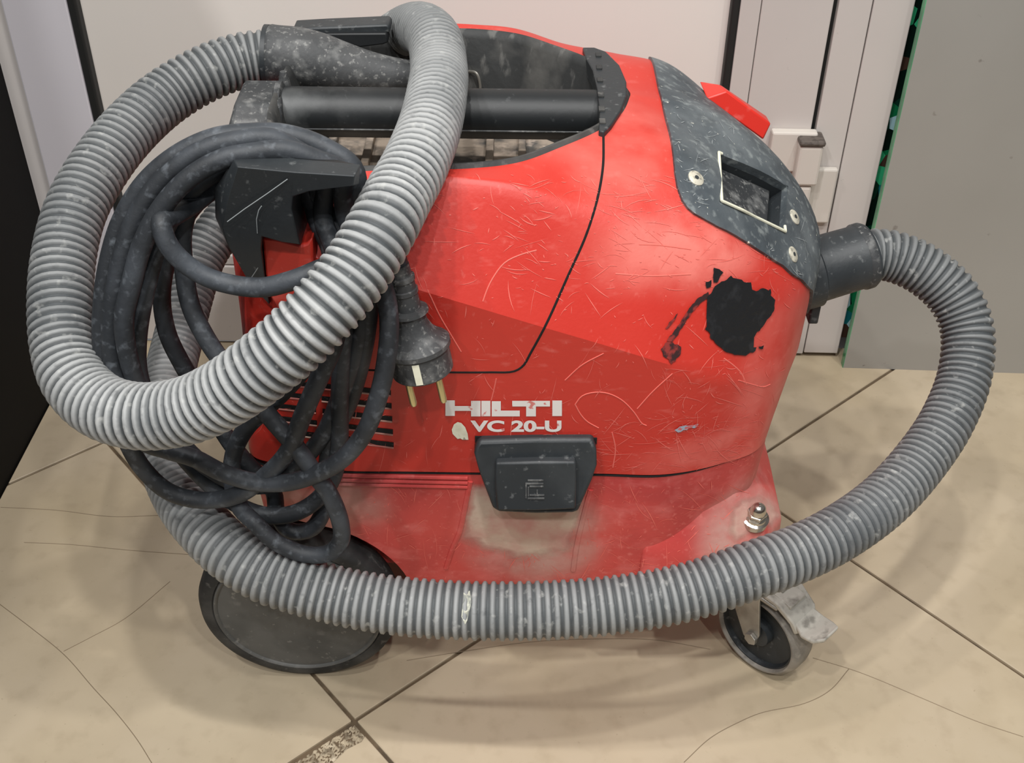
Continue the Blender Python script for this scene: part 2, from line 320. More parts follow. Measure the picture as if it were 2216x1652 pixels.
R2 = [(-.20, 0, .36), (-.195, -.09, .36), Y(545, 610, -.145), Y(620, 543, -.166), Y(740, 578, -.169), Y(880, 620, -.170), Y(1030, 665, -.170), Y(1160, 704, -.170), Y(1300, 745, -.170), Y(1440, 787, -.168), Y(1590, 822, -.150), Y(1700, 803, -.110), (.229, 0, .265)]
R3 = [(-.20, 0, .222), (-.195, -.09, .222), Y(545, 985, -.150), Y(620, 1006, -.161), Y(740, 1019, -.163), Y(880, 1021, -.163), Y(1030, 1023, -.163), Y(1160, 1024, -.163), Y(1300, 1025.5, -.163), Y(1440, 1027, -.163), Y(1560, 1004, -.149), Y(1650, 962, -.125), (.206, 0, .222)]
BU = np.zeros((13, 3)); BU[8] = (0, -.001, .003); BU[9] = (.004, -.003, .009); BU[10] = (.009, -.004, .016); BU[11] = (.012, -.002, .019); BU[12] = (.013, 0, .020)
PER = 10
MIR = np.array([1, -1, 1.])
def crow(R):   # ghost points mirrored about the centre plane keep the ends smooth
    R = [np.array(p, float) for p in R]; q = catmull([R[1]*MIR]+R+[R[-2]*MIR], PER); return q[PER:-PER]
rows = [crow(R) for R in (R0, R1, R2, R3)]; bul = catmull(np.c_[np.arange(13)*1., BU], PER)[:, 1:]
for R in rows: R[0][1] = 0; R[-1][1] = 0
NU = rows[0].shape[0]; M1, M2, M3 = 14, 10, 10
G = []
for k in range(M1): t = k/M1; G.append(rows[0]+(rows[1]-rows[0])*t+bul*4*t*(1-t))
for k in range(M2): t = k/M2; G.append(rows[1]+(rows[2]-rows[1])*t+np.array([0, -.0006, .0004])*4*t*(1-t)*np.clip(-rows[1][:, 1:2]/.1, 0, 1))
for k in range(M3+1): t = k/M3; G.append(rows[2]+(rows[3]-rows[2])*t)
G = np.array(G); NV = len(G)
for it in range(3):   # soften the crests a little
    Gs = G.copy(); Gs[1:-1] = .5*G[1:-1]+.25*(G[:-2]+G[2:]); w = np.ones((NV, 1, 1)); w[M1+M2-3:M1+M2+4] = 0; G = G*(1-w)+Gs*w
def S(u, v):   # u in 0..12, v in 0..3 (rim, crest, crease, seam)
    x = np.clip(u*PER, 0, NU-1.001); vv = v*M1 if v <= 1 else (M1+(v-1)*M2 if v <= 2 else M1+M2+(v-2)*M3); vv = min(max(vv, 0), NV-1.001)
    i, j = int(vv), int(x); a, b = vv-i, x-j
    return (G[i, j]*(1-b)+G[i, j+1]*b)*(1-a)+(G[i+1, j]*(1-b)+G[i+1, j+1]*b)*a
def SN(u, v):
    e = .04; du = S(min(u+e, 12), v)-S(max(u-e, 0), v); dv = S(u, min(v+e, 3))-S(u, max(v-e, 0)); n = nrm(np.cross(dv, du)); return n if np.dot(n, S(u, v)-np.array([0, 0, .3])) > 0 else -n
# grey nose panel boundaries in (u, v)
def vof(i): return i/M1 if i <= M1 else (1+(i-M1)/M2 if i <= M1+M2 else 2+(i-M1-M2)/M3)
_gv = [tuple(p) for p in G.reshape(-1, 3)]; _gf = [[i*NU+j, (i+1)*NU+j, (i+1)*NU+j+1, i*NU+j+1] for i in range(NV-1) for j in range(NU-1)]
grid_bvh = BVHTree.FromPolygons(_gv, _gf)
def uv_of(px, py):
    h = grid_bvh.ray_cast(Vector(CP), Vector(ray(px, py)))
    if h[0] is None: return None
    p = np.array(h[0]); fi = h[2]; i, j = divmod(fi, NU-1); best = (9, 0, 0)
    for a in np.linspace(0, 1, 13):
        for b in np.linspace(0, 1, 13):
            q = (G[i, j]*(1-b)+G[i, j+1]*b)*(1-a)+(G[i+1, j]*(1-b)+G[i+1, j+1]*b)*a; d = np.linalg.norm(q-p)
            if d < best[0]: best = (d, a, b)
    vv = i+best[1]; v = vv/M1 if vv <= M1 else (1+(vv-M1)/M2 if vv <= M1+M2 else 2+(vv-M1-M2)/M3)
    return (j+best[2])/PER, v
LB = [uv_of(x, y) for x, y in ((1440, 262), (1446, 290), (1451, 320), (1456, 345), (1460, 380), (1464, 408), (1474, 436), (1486, 453), (1500, 465))]
LW = [uv_of(x, y) for x, y in ((1500, 465), (1525, 479), (1550, 492), (1600, 520), (1650, 550), (1690, 577), (1730, 606))]
ic = min(range(len(LB)), key=lambda k: LB[k][0]); UC = LB[ic][0]
XL = float(np.mean([S(*q)[0] for q in LB[:5]]))   # the panel's rear edge runs straight across the nose
def vx(u):
    vv = np.linspace(0, .9, 181); xs = np.array([S(u, a)[0] for a in vv]); return float(np.interp(XL, xs, vv))
T0 = [LB[k] for k in range(ic, 4, -1)]+[(u, vx(u)) for u in np.linspace(LB[4][0], 12, 24)]
T0 = [T0[0]]+[q for a, q in zip(T0, T0[1:]) if q[0] > a[0]]
T1 = [LB[k] for k in range(ic, len(LB))]+LW[1:]; UE = T1[-1][0]
def t0f(u): return float(np.interp(u, [q[0] for q in T0], [q[1] for q in T0]))
def t1f(u): return float(np.interp(u, [q[0] for q in T1]+[UE+(12-UE)*.3, UE+(12-UE)*.6, 12], [q[1] for q in T1]+[1.25, 1.8, 2.1]))
RING = 2*NU-2
V = []
for i in range(NV):
    for j in range(NU): V.append(G[i, j])
    for j in range(NU-2, 0, -1): p = G[i, j]; V.append((p[0], -p[1], p[2]))
F = []
for i in range(NV-1):
    for j in range(RING):
        jj = j+.5; jj = jj if jj < NU-1 else RING-jj
        u = jj/PER; vc = (vof(i)+vof(i+1))/2
        if u > UC+.2 and t0f(u)+.08 < vc < t1f(u)-.09: continue
        j2 = (j+1) % RING; F.append([i*RING+j, (i+1)*RING+j, (i+1)*RING+j2, i*RING+j2])
head = new_obj('upper_housing', V, F, m_red, vac, sharp=24)
body_polys = [(V, F)]
# panel
us = np.r_[np.linspace(UC+.003, UC+.3, 24)[:-1], np.linspace(UC+.3, 12, 60)]; nvp = 30; PO = []; 
for u in us:
    PO.append([(S(u, t0f(u)+(t1f(u)-t0f(u))*k/nvp), SN(u, t0f(u)+(t1f(u)-t0f(u))*k/nvp)) for k in range(nvp+1)])
def pgrid(off):
    g = [[(p+n*off) for p, n in col] for col in PO]
    for k in range(nvp+1): g[-1][k] = g[-1][k]*np.array([1, 0, 1])
    return g+[[q*np.array([1, -1, 1]) for q in col] for col in g[-2::-1]]
ga, gb = pgrid(.0022), pgrid(-.004); nc = len(ga); V = [p for col in ga for p in col]+[p for col in gb for p in col]; o = nc*(nvp+1); F = []
for i in range(nc-1):
    for k in range(nvp):
        q = [i*(nvp+1)+k, i*(nvp+1)+k+1, (i+1)*(nvp+1)+k+1, (i+1)*(nvp+1)+k]; F.append(q); F.append([x+o for x in q[::-1]])
for i in range(nc-1):
    for k in (0, nvp):
        a, b = i*(nvp+1)+k, (i+1)*(nvp+1)+k; F.append([a, b, b+o, a+o] if k == 0 else [b, a, a+o, b+o])
for i in (0, nc-1):
    for k in range(nvp):
        a, b = i*(nvp+1)+k, i*(nvp+1)+k+1; F.append([b, a, a+o, b+o] if i == 0 else [a, b, b+o, a+o])
panel = fixn(new_obj('nose_panel', V, F, m_grey, vac, sharp=50, label='dark grey scuffed plastic nose panel'))
panel_bvh = BVHTree.FromPolygons([tuple(p) for p in V[:o]], [q for q in F[:2*(nc-1)*nvp:2]])
def cast(bvh, px, py):
    h = bvh.ray_cast(Vector(CP), Vector(ray(px, py)))
    return (None, None) if h[0] is None else (np.array(h[0]), np.array(h[1]) if np.dot(h[1], ray(px, py)) < 0 else -np.array(h[1]))
# control recess in the panel
HC = []; hn = None
for (x, y) in ((1553, 332), (1703, 404), (1697, 503), (1559, 437)):
    p, n = cast(panel_bvh, x, y); HC.append(p)
hn = nrm(np.cross(HC[2]-HC[0], HC[3]-HC[1])); hn = hn if hn[2] > 0 else -hn
cut = new_obj('cutter', *prism([[p-hn*.012 for p in HC], [p+hn*.012 for p in HC]]), None, smooth=False); fixn(cut)
def boolean(o, c):
    md = o.modifiers.new('b', 'BOOLEAN'); md.object = c; md.operation = 'DIFFERENCE'; md.solver = 'EXACT'
    bpy.context.view_layer.update(); dg = bpy.context.evaluated_depsgraph_get(); me = bpy.data.meshes.new_from_object(o.evaluated_get(dg)); o.modifiers.clear(); old = o.data; o.data = me; bpy.data.meshes.remove(old)
    c2 = c.data; bpy.data.objects.remove(c); bpy.data.meshes.remove(c2)
boolean(panel, cut)
cen = sum(HC)/4
rw = [[p*1.0+(p-cen)*.02+hn*.0005 for p in HC], [cen+(p-cen)*.96-hn*.016 for p in HC]]
V = rw[0]+rw[1]; F = [[0, 1, 5, 4], [1, 2, 6, 5], [2, 3, 7, 6], [3, 0, 4, 7], [4, 5, 6, 7]]
rec = new_obj('control_recess', V, F, m_black, panel, smooth=False)
ins = [cen+(p-cen)*s for p, s in zip(HC, (.80, .86, .86, .80))]; ex = nrm(HC[1]-HC[0]); ey = nrm(HC[3]-HC[0])
ins = [p-ey*.004 for p in ins]
new_obj('recess_insert', *prism([[p-hn*.0155 for p in ins], [cen+(p-cen)*.93-hn*.009-ey*.002 for p in ins]]), m_black_dusty, rec, bevel=.0015)
# dusty lip along the recess
lip = [HC[1]*.0+HC[0]+ex*.003, HC[0], HC[3], HC[3]+ex*.02, HC[3]*.5+HC[2]*.5, HC[2], HC[2]-ey*.006]
V, F = sweep(resample(np.array([p+hn*.0012 for p in lip]), .001)[0], .0011, 8); new_obj('recess_lip', V, F, m_cream, panel, label='cream dust along the recess edge')

# tub
def tubring(s, z, dy=0):
    R = rows[3].copy(); R[:, 0] = .005+(R[:, 0]-.005)*s; R[:, 1] = R[:, 1]*s-dy*np.sign(-R[:, 1])*0; R[:, 2] = z
    return [tuple(p) for p in R]+[(p[0], -p[1], p[2]) for p in R[-2:0:-1]]
zs = [(.985, .2213), (.9955, .2203), (.9955, .205), (.985, .17), (.975, .135), (.96, .105), (.945, .095), (.90, .090)]
V, F = prism([tubring(s, z) for s, z in zs]); tub = fixn(new_obj('tub', V, F, m_tub, vac, sharp=50))
ctr = []
for sy in (-1, 1):
    v, f = lathe([(.0905, -.1), (.0905, .1)], (-.166, sy*.225, .0785), (0, 1, 0), 64); ctr.append((v, f))
c = fixn(new_obj('cutter', *joinm(ctr), None, smooth=False)); boolean(tub, c)
tub.data.polygons.foreach_set('use_smooth', [True]*len(tub.data.polygons)); tub.data.set_sharp_from_angle(angle=math.radians(45))
# front ledge carrying the casters
def ledge_ring(z, grow=0, nose=.212):
    pts = [(.10, -.163-grow), (.165, -.160-grow), (.196+grow, -.150-grow), (nose+grow, -.128), (nose+.002+grow, -.06), (nose+.002+grow, 0)]
    return [(x, y, z) for x, y in pts]+[(x, -y, z) for x, y in pts[-2::-1]]
V, F = prism([ledge_ring(.082, -.004), ledge_ring(.087), ledge_ring(.135), [(x-(.0 if abs(y) > .155 else .0), y*.985, .146) for x, y, z in ledge_ring(.15)], [(x-.024 if x > .15 else x, y*.93, .178) for x, y, z in ledge_ring(0)], [(x-.036 if x > .15 else x, y*.88, .205) for x, y, z in ledge_ring(0)]])
ledge = fixn(new_obj('front_ledge', V, F, m_tub, vac, sharp=60, bevel=.004))
def polys(o): me = o.data; return [tuple(v.co) for v in me.vertices], [list(p.vertices) for p in me.polygons]
Vb, Fb = joinm([body_polys[0], polys(tub), polys(ledge)])
body_bvh = BVHTree.FromPolygons([tuple(map(float, p)) for p in Vb], Fb)
all_v, all_f = joinm([(Vb, Fb), polys(panel)]); all_bvh = BVHTree.FromPolygons([tuple(map(float, p)) for p in all_v], all_f)

# surface-bound details -------------------------------------------------------
def decal(name, loops, m, off=.0005, parent=vac, bvh=None, cuts=0, fine=16, **kw):
    bvh = bvh or all_bvh; bm = bmesh.new()
    for lp in loops:
        vs_ = [bm.verts.new((x, y, 0)) for x, y in lp]; bm.faces.new(vs_)
    bmesh.ops.triangulate(bm, faces=bm.faces)
    for k in range(cuts):
        ed = [e for e in bm.edges if e.calc_length() > fine]
        if ed: bmesh.ops.subdivide_edges(bm, edges=ed, cuts=1); bmesh.ops.triangulate(bm, faces=bm.faces)
    kill = []
    for v in bm.verts:
        p, n = cast(bvh, v.co.x, v.co.y)
        if p is None: kill.append(v)
        else: v.co = Vector(p+n*off)
    if kill: bmesh.ops.delete(bm, geom=kill, context='VERTS')
    bmesh.ops.recalc_face_normals(bm, faces=bm.faces)
    bm.faces.ensure_lookup_table()
    V = [tuple(v.co) for v in bm.verts]; bm.verts.index_update(); F = [[v.index for v in q.verts] for q in bm.faces]; bm.free()
    o = new_obj(name, V, F, m, parent, smooth=False, **kw); 
    me = o.data
    nn = sum((p.normal for p in me.polygons), Vector((0, 0, 0)))
    if nn.dot(Vector(ray(1108, 826))) > 0: me.flip_normals()
    return o
def fade(o, loop, width, m):
    me = o.data; a = me.attributes.new('fade', 'FLOAT', 'POINT'); L_ = np.array(loop); vals = []
    for v in me.vertices:
        d = np.array(v.co)-CP; z = d@fwd; p = np.array([W/2+FPX*(d@RT)/z, H/2-FPX*(d@UP)/z]); A_, B_ = L_, np.roll(L_, -1, 0)
        t = np.clip(((p-A_)*(B_-A_)).sum(1)/np.maximum(((B_-A_)**2).sum(1), 1e-9), 0, 1); vals.append(min(1, np.linalg.norm(A_+(B_-A_)*t[:, None]-p, axis=1).min()/width))
    a.data.foreach_set('value', np.array(vals, np.float32)); nt = m.node_tree
    if 'fadeattr' not in nt.nodes:
        at_ = nt.nodes.new('ShaderNodeAttribute'); at_.name = 'fadeattr'; at_.attribute_name = 'fade'; tc = nt.nodes.new('ShaderNodeTexCoord'); nz = nt.nodes.new('ShaderNodeTexNoise'); nz.inputs['Scale'].default_value = 70; nz.inputs['Detail'].default_value = 8
        nt.links.new(tc.outputs['Object'], nz.inputs[0]); ad = nt.nodes.new('ShaderNodeMath'); ad.operation = 'ADD'; nt.links.new(at_.outputs['Fac'], ad.inputs[0]); nt.links.new(nz.outputs[0], ad.inputs[1])
        mr = nt.nodes.new('ShaderNodeMapRange'); mr.inputs[1].default_value = .55; mr.inputs[2].default_value = 1.25; mr.inputs[4].default_value = .9; nt.links.new(ad.outputs[0], mr.inputs[0]); nt.links.new(mr.outputs[0], nt.nodes['Principled BSDF'].inputs['Alpha'])
def line_on(name, pts, m, r=.001, off=-.0004, per=8, parent=vac, bvh=None, **kw):
    P = []
    for x, y in catmull(np.array([(a, b, 0.) for a, b in pts]), per)[:, :2]:
        p, n = cast(bvh or body_bvh, x, y)
        if p is not None: P.append(p+n*off)
    V, F = sweep(resample(np.array(P), .003)[0], r, 8); return new_obj(name, V, F, m, parent, **kw)
line_on('hatch_seam', [(1306, 288), (1305, 360), (1293, 430), (1268, 510), (1228, 600), (1183, 700), (1148, 765), (1132, 792), (1112, 804), (1060, 806), (960, 806), (850, 803), (740, 799), (640, 792)], m_gap, .0011, -.0006)
P = np.array([p for p in tubring(.9945, .2212)]); P = np.vstack([P, P[:1]]); V, F = sweep(P, .0009, 8, False); new_obj('seam_gap', V, F, m_gap, vac)
for k, yy in enumerate((1031, 1041, 1050)):
    line_on('seam_rib', [(600, yy-14), (680, yy-6), (760, yy-2), (880, yy+1), (1012, yy+4)], m_tub, .0016, .0002)
# ventilation slots
for k in range(5):
    yl, yr = 834+k*27.0, 849+k*28.0
    for (xa, xb) in ((612+k*-4, 680+k*2), (694+k*2, 846+k*1.5)):
        fy = lambda x: yl+(yr-yl)*(x-690)/(840-690)
        decal('vent_slot', [[(xa, fy(xa)-5), (xb, fy(xb)-5), (xb, fy(xb)+5), (xa, fy(xa)+5)]], m_slot, .0003, cuts=2)
        line_on('vent_lip', [(xa, fy(xa)+7), ((xa+xb)/2, fy((xa+xb)/2)+7), (xb, fy(xb)+7)], m_dust_red, .0007, .0002, 4)
# lettering
def z5(x, y): return (700+x/2.754, 500+y/2.754)
def rects(*rs): return [[z5(a, c), z5(b, c), z5(b, d), z5(a, d)] for a, b, c, d in rs]
decal('brand_lettering', rects((727, 783, 1007, 1100), (783, 880, 1041, 1070), (880, 936, 1010, 1103), (941, 995, 1010, 1102), (1003, 1057, 1012, 1103), (1057, 1170, 1068, 1103), (1125, 1350, 1010, 1044), (1208, 1266, 1044, 1103), (1364, 1421, 1008, 1101)), m_white, .0005, cuts=1, label='white block brand lettering HILTI')
def text_px(name, body, x0, x1, y0, y1, m, off=.0006, bold=.04):
    cu = bpy.data.curves.new('t', 'FONT'); cu.body = body; cu.offset = bold; cu.resolution_u = 6; to = bpy.data.objects.new('t', cu); me = bpy.data.meshes.new_from_object(to)
    co = np.array([v.co[:] for v in me.vertices]); mn, mxx = co.min(0), co.max(0)
    V = []
    for c in co:
        x = x0+(c[0]-mn[0])/(mxx[0]-mn[0])*(x1-x0); y = y1-(c[1]-mn[1])/(mxx[1]-mn[1])*(y1-y0); p, n = cast(all_bvh, x, y); V.append(p+n*off)
    F = [list(p.vertices) for p in me.polygons]; bpy.data.objects.remove(to); bpy.data.meshes.remove(me); bpy.data.curves.remove(cu)
    return new_obj(name, V, F, m, vac, smooth=False, label='white model lettering VC 20-U')
text_px('model_lettering', 'VC 20-U', 1018, 1215, 909, 934, m_white)
# white paint drip, black paint blot and smear
decal('paint_drip', [[z5(*q) for q in ((765, 1180), (778, 1148), (800, 1134), (822, 1140), (845, 1165), (860, 1205), (864, 1240), (850, 1240), (838, 1222), (830, 1240), (816, 1232), (806, 1205), (800, 1236), (786, 1222), (770, 1205))]], m_cream, .0009, label='cream paint drip')
def z6(x, y): return (1416+x/2.754, 500+y/2.754)
blot = [(345, 340), (380, 310), (430, 290), (450, 268), (480, 285), (515, 290), (545, 310), (570, 305), (578, 345), (600, 355), (640, 340), (672, 350), (690, 345), (685, 385), (712, 410), (708, 460), (690, 500), (660, 540), (640, 570), (610, 600), (590, 635), (555, 650), (550, 675), (520, 665), (498, 685), (515, 700), (560, 705), (600, 690), (595, 712), (540, 738), (490, 735), (440, 728), (412, 712), (395, 690), (370, 675), (335, 640), (320, 600), (300, 585), (312, 550), (302, 510), (318, 480), (322, 430), (345, 410), (312, 395), (330, 370)]
def jag(lp, a):
    out = []
    for i in range(len(lp)):
        p, q = np.array(lp[i]), np.array(lp[(i+1) % len(lp)]); n = max(1, int(np.linalg.norm(q-p)/14)); d = nrm(q-p); 
        for k in range(n): out.append(tuple(p+(q-p)*k/n+np.array([-d[1], d[0]])*random.uniform(-a, a)))
    return out
decal('paint_blot', [[z6(*q) for q in jag(blot, 4.5)]], m_tape, .0010, cuts=3, label='black paint blot with ragged edge')
decal('paint_blot', [[z6(*q) for q in jag([(350, 215), (385, 225), (405, 245), (390, 265), (372, 300), (352, 305), (345, 260)], 4)]], m_tape, .0010, cuts=1)
decal('paint_blot', [[z6(*q) for q in jag([(300, 300), (340, 290), (330, 330), (310, 340)], 5)]], m_tape, .0010)
decal('paint_blot', [[z6(*q) for q in jag([(615, 690), (650, 680), (640, 705), (620, 700)], 4)]], m_tape, .0010)
decal('paint_smear', [[z6(*q) for q in jag([(318, 360), (330, 392), (270, 430), (220, 490), (170, 560), (130, 630), (105, 660), (70, 655), (110, 600), (160, 530), (205, 460), (255, 400)], 3)]], m_smear, .0008, cuts=2, label='smeared black paint streak')
decal('paint_smear', [[z6(*q) for q in jag([(35, 705), (75, 660), (120, 672), (160, 690), (150, 740), (100, 792), (80, 765), (50, 745)], 6)]], m_smear, .0008, cuts=2)
decal('paint_smear', [[z6(*q) for q in jag([(138, 488), (120, 530), (75, 585), (60, 580), (85, 545)], 3)]], m_smear, .0008)
decal('scuff', [[z6(*q) for q in jag([(120, 1185), (150, 1165), (200, 1155), (262, 1148), (250, 1165), (190, 1180), (140, 1198)], 4)]], m_bluegrey, .0008, label='blue grey scuff')
# scratches: hundreds of fine pale lines
def scratches(name, n, boxes, m, wmin, wmax, lmin, lmax, ang=None, off=.0003, bvh=None):
    V = []; F = []
    tot = [b[4] for b in boxes]; tot = np.array(tot, float)/sum(tot)
    for _ in range(n):
        b = boxes[rng.choice(len(boxes), p=tot)]; x, y = rng.uniform(b[0], b[2]), rng.uniform(b[1], b[3])
        a = rng.uniform(0, math.pi) if len(b) < 6 else b[5]+rng.normal()*.35
        L = lmin+(lmax-lmin)*rng.rand()**3; w = rng.uniform(wmin, wmax); cv = rng.normal()*.25; pts = []
        for k in range(5):
            t = (k/4-.5); aa = a+cv*t; pts.append((x+L*t*math.cos(aa), y+L*t*math.sin(aa), w*(1-(2*t)**2*.9)))
        if bvh is not None and 1535 < x < 1725 and 310 < y < 525: continue
        hit = [cast(bvh or body_bvh, p[0], p[1]) for p in pts]
        if any(h[0] is None for h in hit) or max(np.linalg.norm(hit[k+1][0]-hit[k][0]) for k in range(4)) > L*.25/1200: continue
        o = len(V)
        for k in range(5):
            d = nrm(hit[min(k+1, 4)][0]-hit[max(k-1, 0)][0]); s = np.cross(hit[k][1], d); hw = pts[k][2]/2/2600; c = hit[k][0]+hit[k][1]*off; V += [c+s*hw, c-s*hw]
        F += [[o+2*k, o+2*k+1, o+2*k+3, o+2*k+2] for k in range(4)]
    return new_obj(name, V, F, m, vac, smooth=False, kind='stuff', label='fine pale scratches scattered over the plastic')
scratches('scratches', 1300, [(880, 380, 1720, 1010, 10), (1100, 380, 1740, 640, 8, .35), (1300, 900, 1680, 1020, 7, -.1), (1440, 780, 1720, 1000, 4), (560, 520, 900, 1000, 3), (740, 1050, 1600, 1260, 9)], m_scr, .5, 1.7, 5, 80)
def z2(x, y): return (700+x/2.754, y/2.754)
for pts, f in (([(1500, 1035), (1540, 985), (1620, 962), (1700, 970), (1780, 1010), (1850, 1080), (1900, 1150), (1925, 1160)], z5), ([(950, 420), (975, 350), (1010, 280), (1080, 190), (1180, 140), (1270, 115)], z5),
               ([(1500, 1035), (1530, 1090), (1570, 1135), (1640, 1175)], z5), ([(415, 760), (470, 800), (520, 850), (548, 915)], z6), ([(500, 890), (600, 920), (650, 930), (690, 915)], z6),
               ([(1870, 1060), (1960, 960), (2080, 850)], z5), ([(1440, 890), (1540, 800), (1670, 730)], z5), ([(1740, 255), (1950, 268), (2190, 258)], z5), ([(1880, 80), (2000, 85), (2190, 110)], z5), ([(1720, 1200), (1740, 1300), (1725, 1410)], z5), ([(620, 350), (690, 500), (760, 620), (820, 720)], z5), ([(1030, 880), (1015, 950), (1000, 1010)], z5)):
    line_on('long_scratch', [f(*q) for q in pts], m_scr, .0005, -.00018)
scratches('scratches', 500, [(1430, 160, 1760, 640, 10)], m_scrg, .7, 1.8, 6, 40, bvh=panel_bvh, off=.0004)

# dusty pocket under the latch
pk = [(1015, 1040), (1060, 1040), (1240, 1040), (1272, 1060), (1262, 1110), (1250, 1165), (1240, 1200), (1190, 1208), (1120, 1215), (1060, 1200), (1010, 1178), (990, 1172), (1000, 1130), (1008, 1085)]
fade(decal('dusty_pocket', [pk], m_dustfade, .0008, cuts=6, fine=7, label='pale dust caked below the latch'), pk, 30, m_dustfade)
for pts in ([(1018, 1042), (1008, 1090), (995, 1150), (978, 1190), (965, 1230)], [(1278, 1060), (1262, 1120), (1248, 1180), (1240, 1235)]):
    line_on('pocket_ridge', pts, m_tub, .0024, -.0008)
# latch
def YL(pts): return [Y(a, b, c) for a, b, c in pts]
fr = [(1036, 955, -.1705), (1160, 952, -.1705), (1283, 951, -.1705), (1291, 978, -.174), (1292, 1010, -.177), (1282, 1040, -.179), (1252, 1108, -.182), (1240, 1112, -.182), (1160, 1114, -.182), (1080, 1110, -.182), (1066, 1102, -.182), (1036, 1022, -.178), (1026, 985, -.175), (1030, 967, -.172)]
front = YL(fr); back = [(p[0], -.150, p[2]) for p in front]
latch = fixn(new_obj('latch', *prism([back, front]), m_black, vac, bevel=.0025, seg=3, label='black plastic latch'))
lp = YL([(1072, 1003, -.180), (1160, 1001, -.180), (1246, 1001, -.180), (1247, 1050, -.1835), (1246, 1103, -.187), (1160, 1107, -.187), (1076, 1106, -.187), (1071, 1050, -.1835)])
new_obj('latch_pad', *prism([[(p[0], p[1]+.012, p[2]) for p in lp], lp]), m_black, latch, bevel=.0015)
lpad_n = nrm(np.cross(lp[2]-lp[0], lp[5]-lp[0])); lpad_n = lpad_n if lpad_n[1] < 0 else -lpad_n
def latch_bar(x0, y0, x1, y1):
    q = [atPl(x, y, lp[3]*.5+lp[7]*.5, lpad_n)+lpad_n*.0006 for x, y in ((x0, y0), (x1, y0), (x1, y1), (x0, y1))]
    return prism([[p-lpad_n*.0015 for p in q], q])
new_obj('latch_emblem', *joinm([latch_bar(*b) for b in ((1142, 1038, 1176, 1041), (1137, 1045, 1176, 1048), (1146, 1051, 1176, 1054), (1137, 1048, 1140, 1078), (1142, 1054, 1145, 1074), (1161, 1060, 1164, 1070), (1146, 1070, 1178, 1073), (1142, 1077, 1178, 1080))]), m_black_dusty, latch, smooth=False, label='small embossed emblem')
new_obj('latch_slot', *boxv(*(lambda a, b: (a[0], b[0], -.166, -.155, b[2], a[2]))(Y(1028, 944, -.165), Y(1291, 960, -.165))), m_gap, vac, smooth=False)

# tray in the top
inner = []; 
def ringof(R): return [tuple(p) for p in R]+[(p[0], -p[1], p[2]) for p in R[-2:0:-1]]
Ra = rows[0].copy(); Ra[:, 2] -= .0005
def shrink(R, d, z):
    Q = R.copy(); c = np.array([-.05, 0]); 
    for q in Q:
        w = q[:2]-c; q[:2] = c+w*(1-d/np.linalg.norm(w))
    Q[:, 2] = z; return Q
rgs = [Ra, shrink(rows[0], .002, .4425), shrink(rows[0], .0045, .442), shrink(rows[0], .007, .436), shrink(rows[0], .014, .40), shrink(rows[0], .02, .372)]
V = [p for R in rgs for p in ringof(R)]; F = [[i*RING+j, i*RING+(j+1) % RING, (i+1)*RING+(j+1) % RING, (i+1)*RING+j] for i in range(len(rgs)-1) for j in range(RING)]
new_obj('tray_liner', V, F, m_liner, vac, sharp=60)
V = ringof(shrink(rows[0], .012, .373)); tf = new_obj('tray_floor', V+[(p[0], p[1], .368) for p in V], [list(range(RING))]+[[j, j+RING, (j+1) % RING+RING, (j+1) % RING] for j in range(RING)], m_tray, vac, smooth=False)
for k, (x, y) in enumerate(((720, 318), (800, 318), (900, 325), (1060, 325), (1130, 325))):
    c = Z(x, y, .374); new_obj('tray_rib', *boxv(c[0]-.003, c[0]+.003, c[1]-.035, c[1]+.03, .372, .379), m_tray, tf, smooth=False, bevel=.001)
c = Z(1010, 332, .376); new_obj('tray_peg', *lathe([(.009, 0), (.009, .008), (.0075, .0095)], (c[0], c[1], .372), (0, 0, 1), 20), m_tray, tf)
c = Z(1015, 185, .40); P = catmull([c+np.array(d) for d in ((0, 0, .012), (.006, -.004, .012), (.009, -.006, .004), (.008, -.006, -.015))], 8); new_obj('spring_clip', *sweep(P, .0012, 8), m_steel, tf)
# end plate
ep = [(1264, 101), (1290, 101), (1315, 110), (1345, 140), (1360, 175), (1361, 205), (1348, 240), (1328, 270), (1312, 286), (1300, 284), (1302, 240), (1296, 190), (1286, 150), (1272, 125)]
q = [Z(x, y, .4435) for x, y in ep]; q = [p+(np.array([-.045, 0, .4435])-p)*.012 for p in q]
plate = fixn(new_obj('end_plate', *prism([[(p[0], p[1], .43) for p in q], q]), m_black, vac, bevel=.001))
for x, y in ((1323, 157), (1331, 223)):
    c = Z(x, y, .4445); new_obj('screw', *lathe([(.0042, -.003), (.0042, .0006), (.003, .0009), (.002, -.0004)], c, (0, 0, 1), 16), m_screw, plate)
for y in (118, 145, 172, 205, 235, 262): 
    c = Z(1299+.06*(y-190), y, .444); new_obj('plate_notch', *boxv(c[0]-.002, c[0]+.0022, c[1]-.004, c[1]+.003, .443, .4448), m_liner, plate, smooth=False, bevel=.0004)
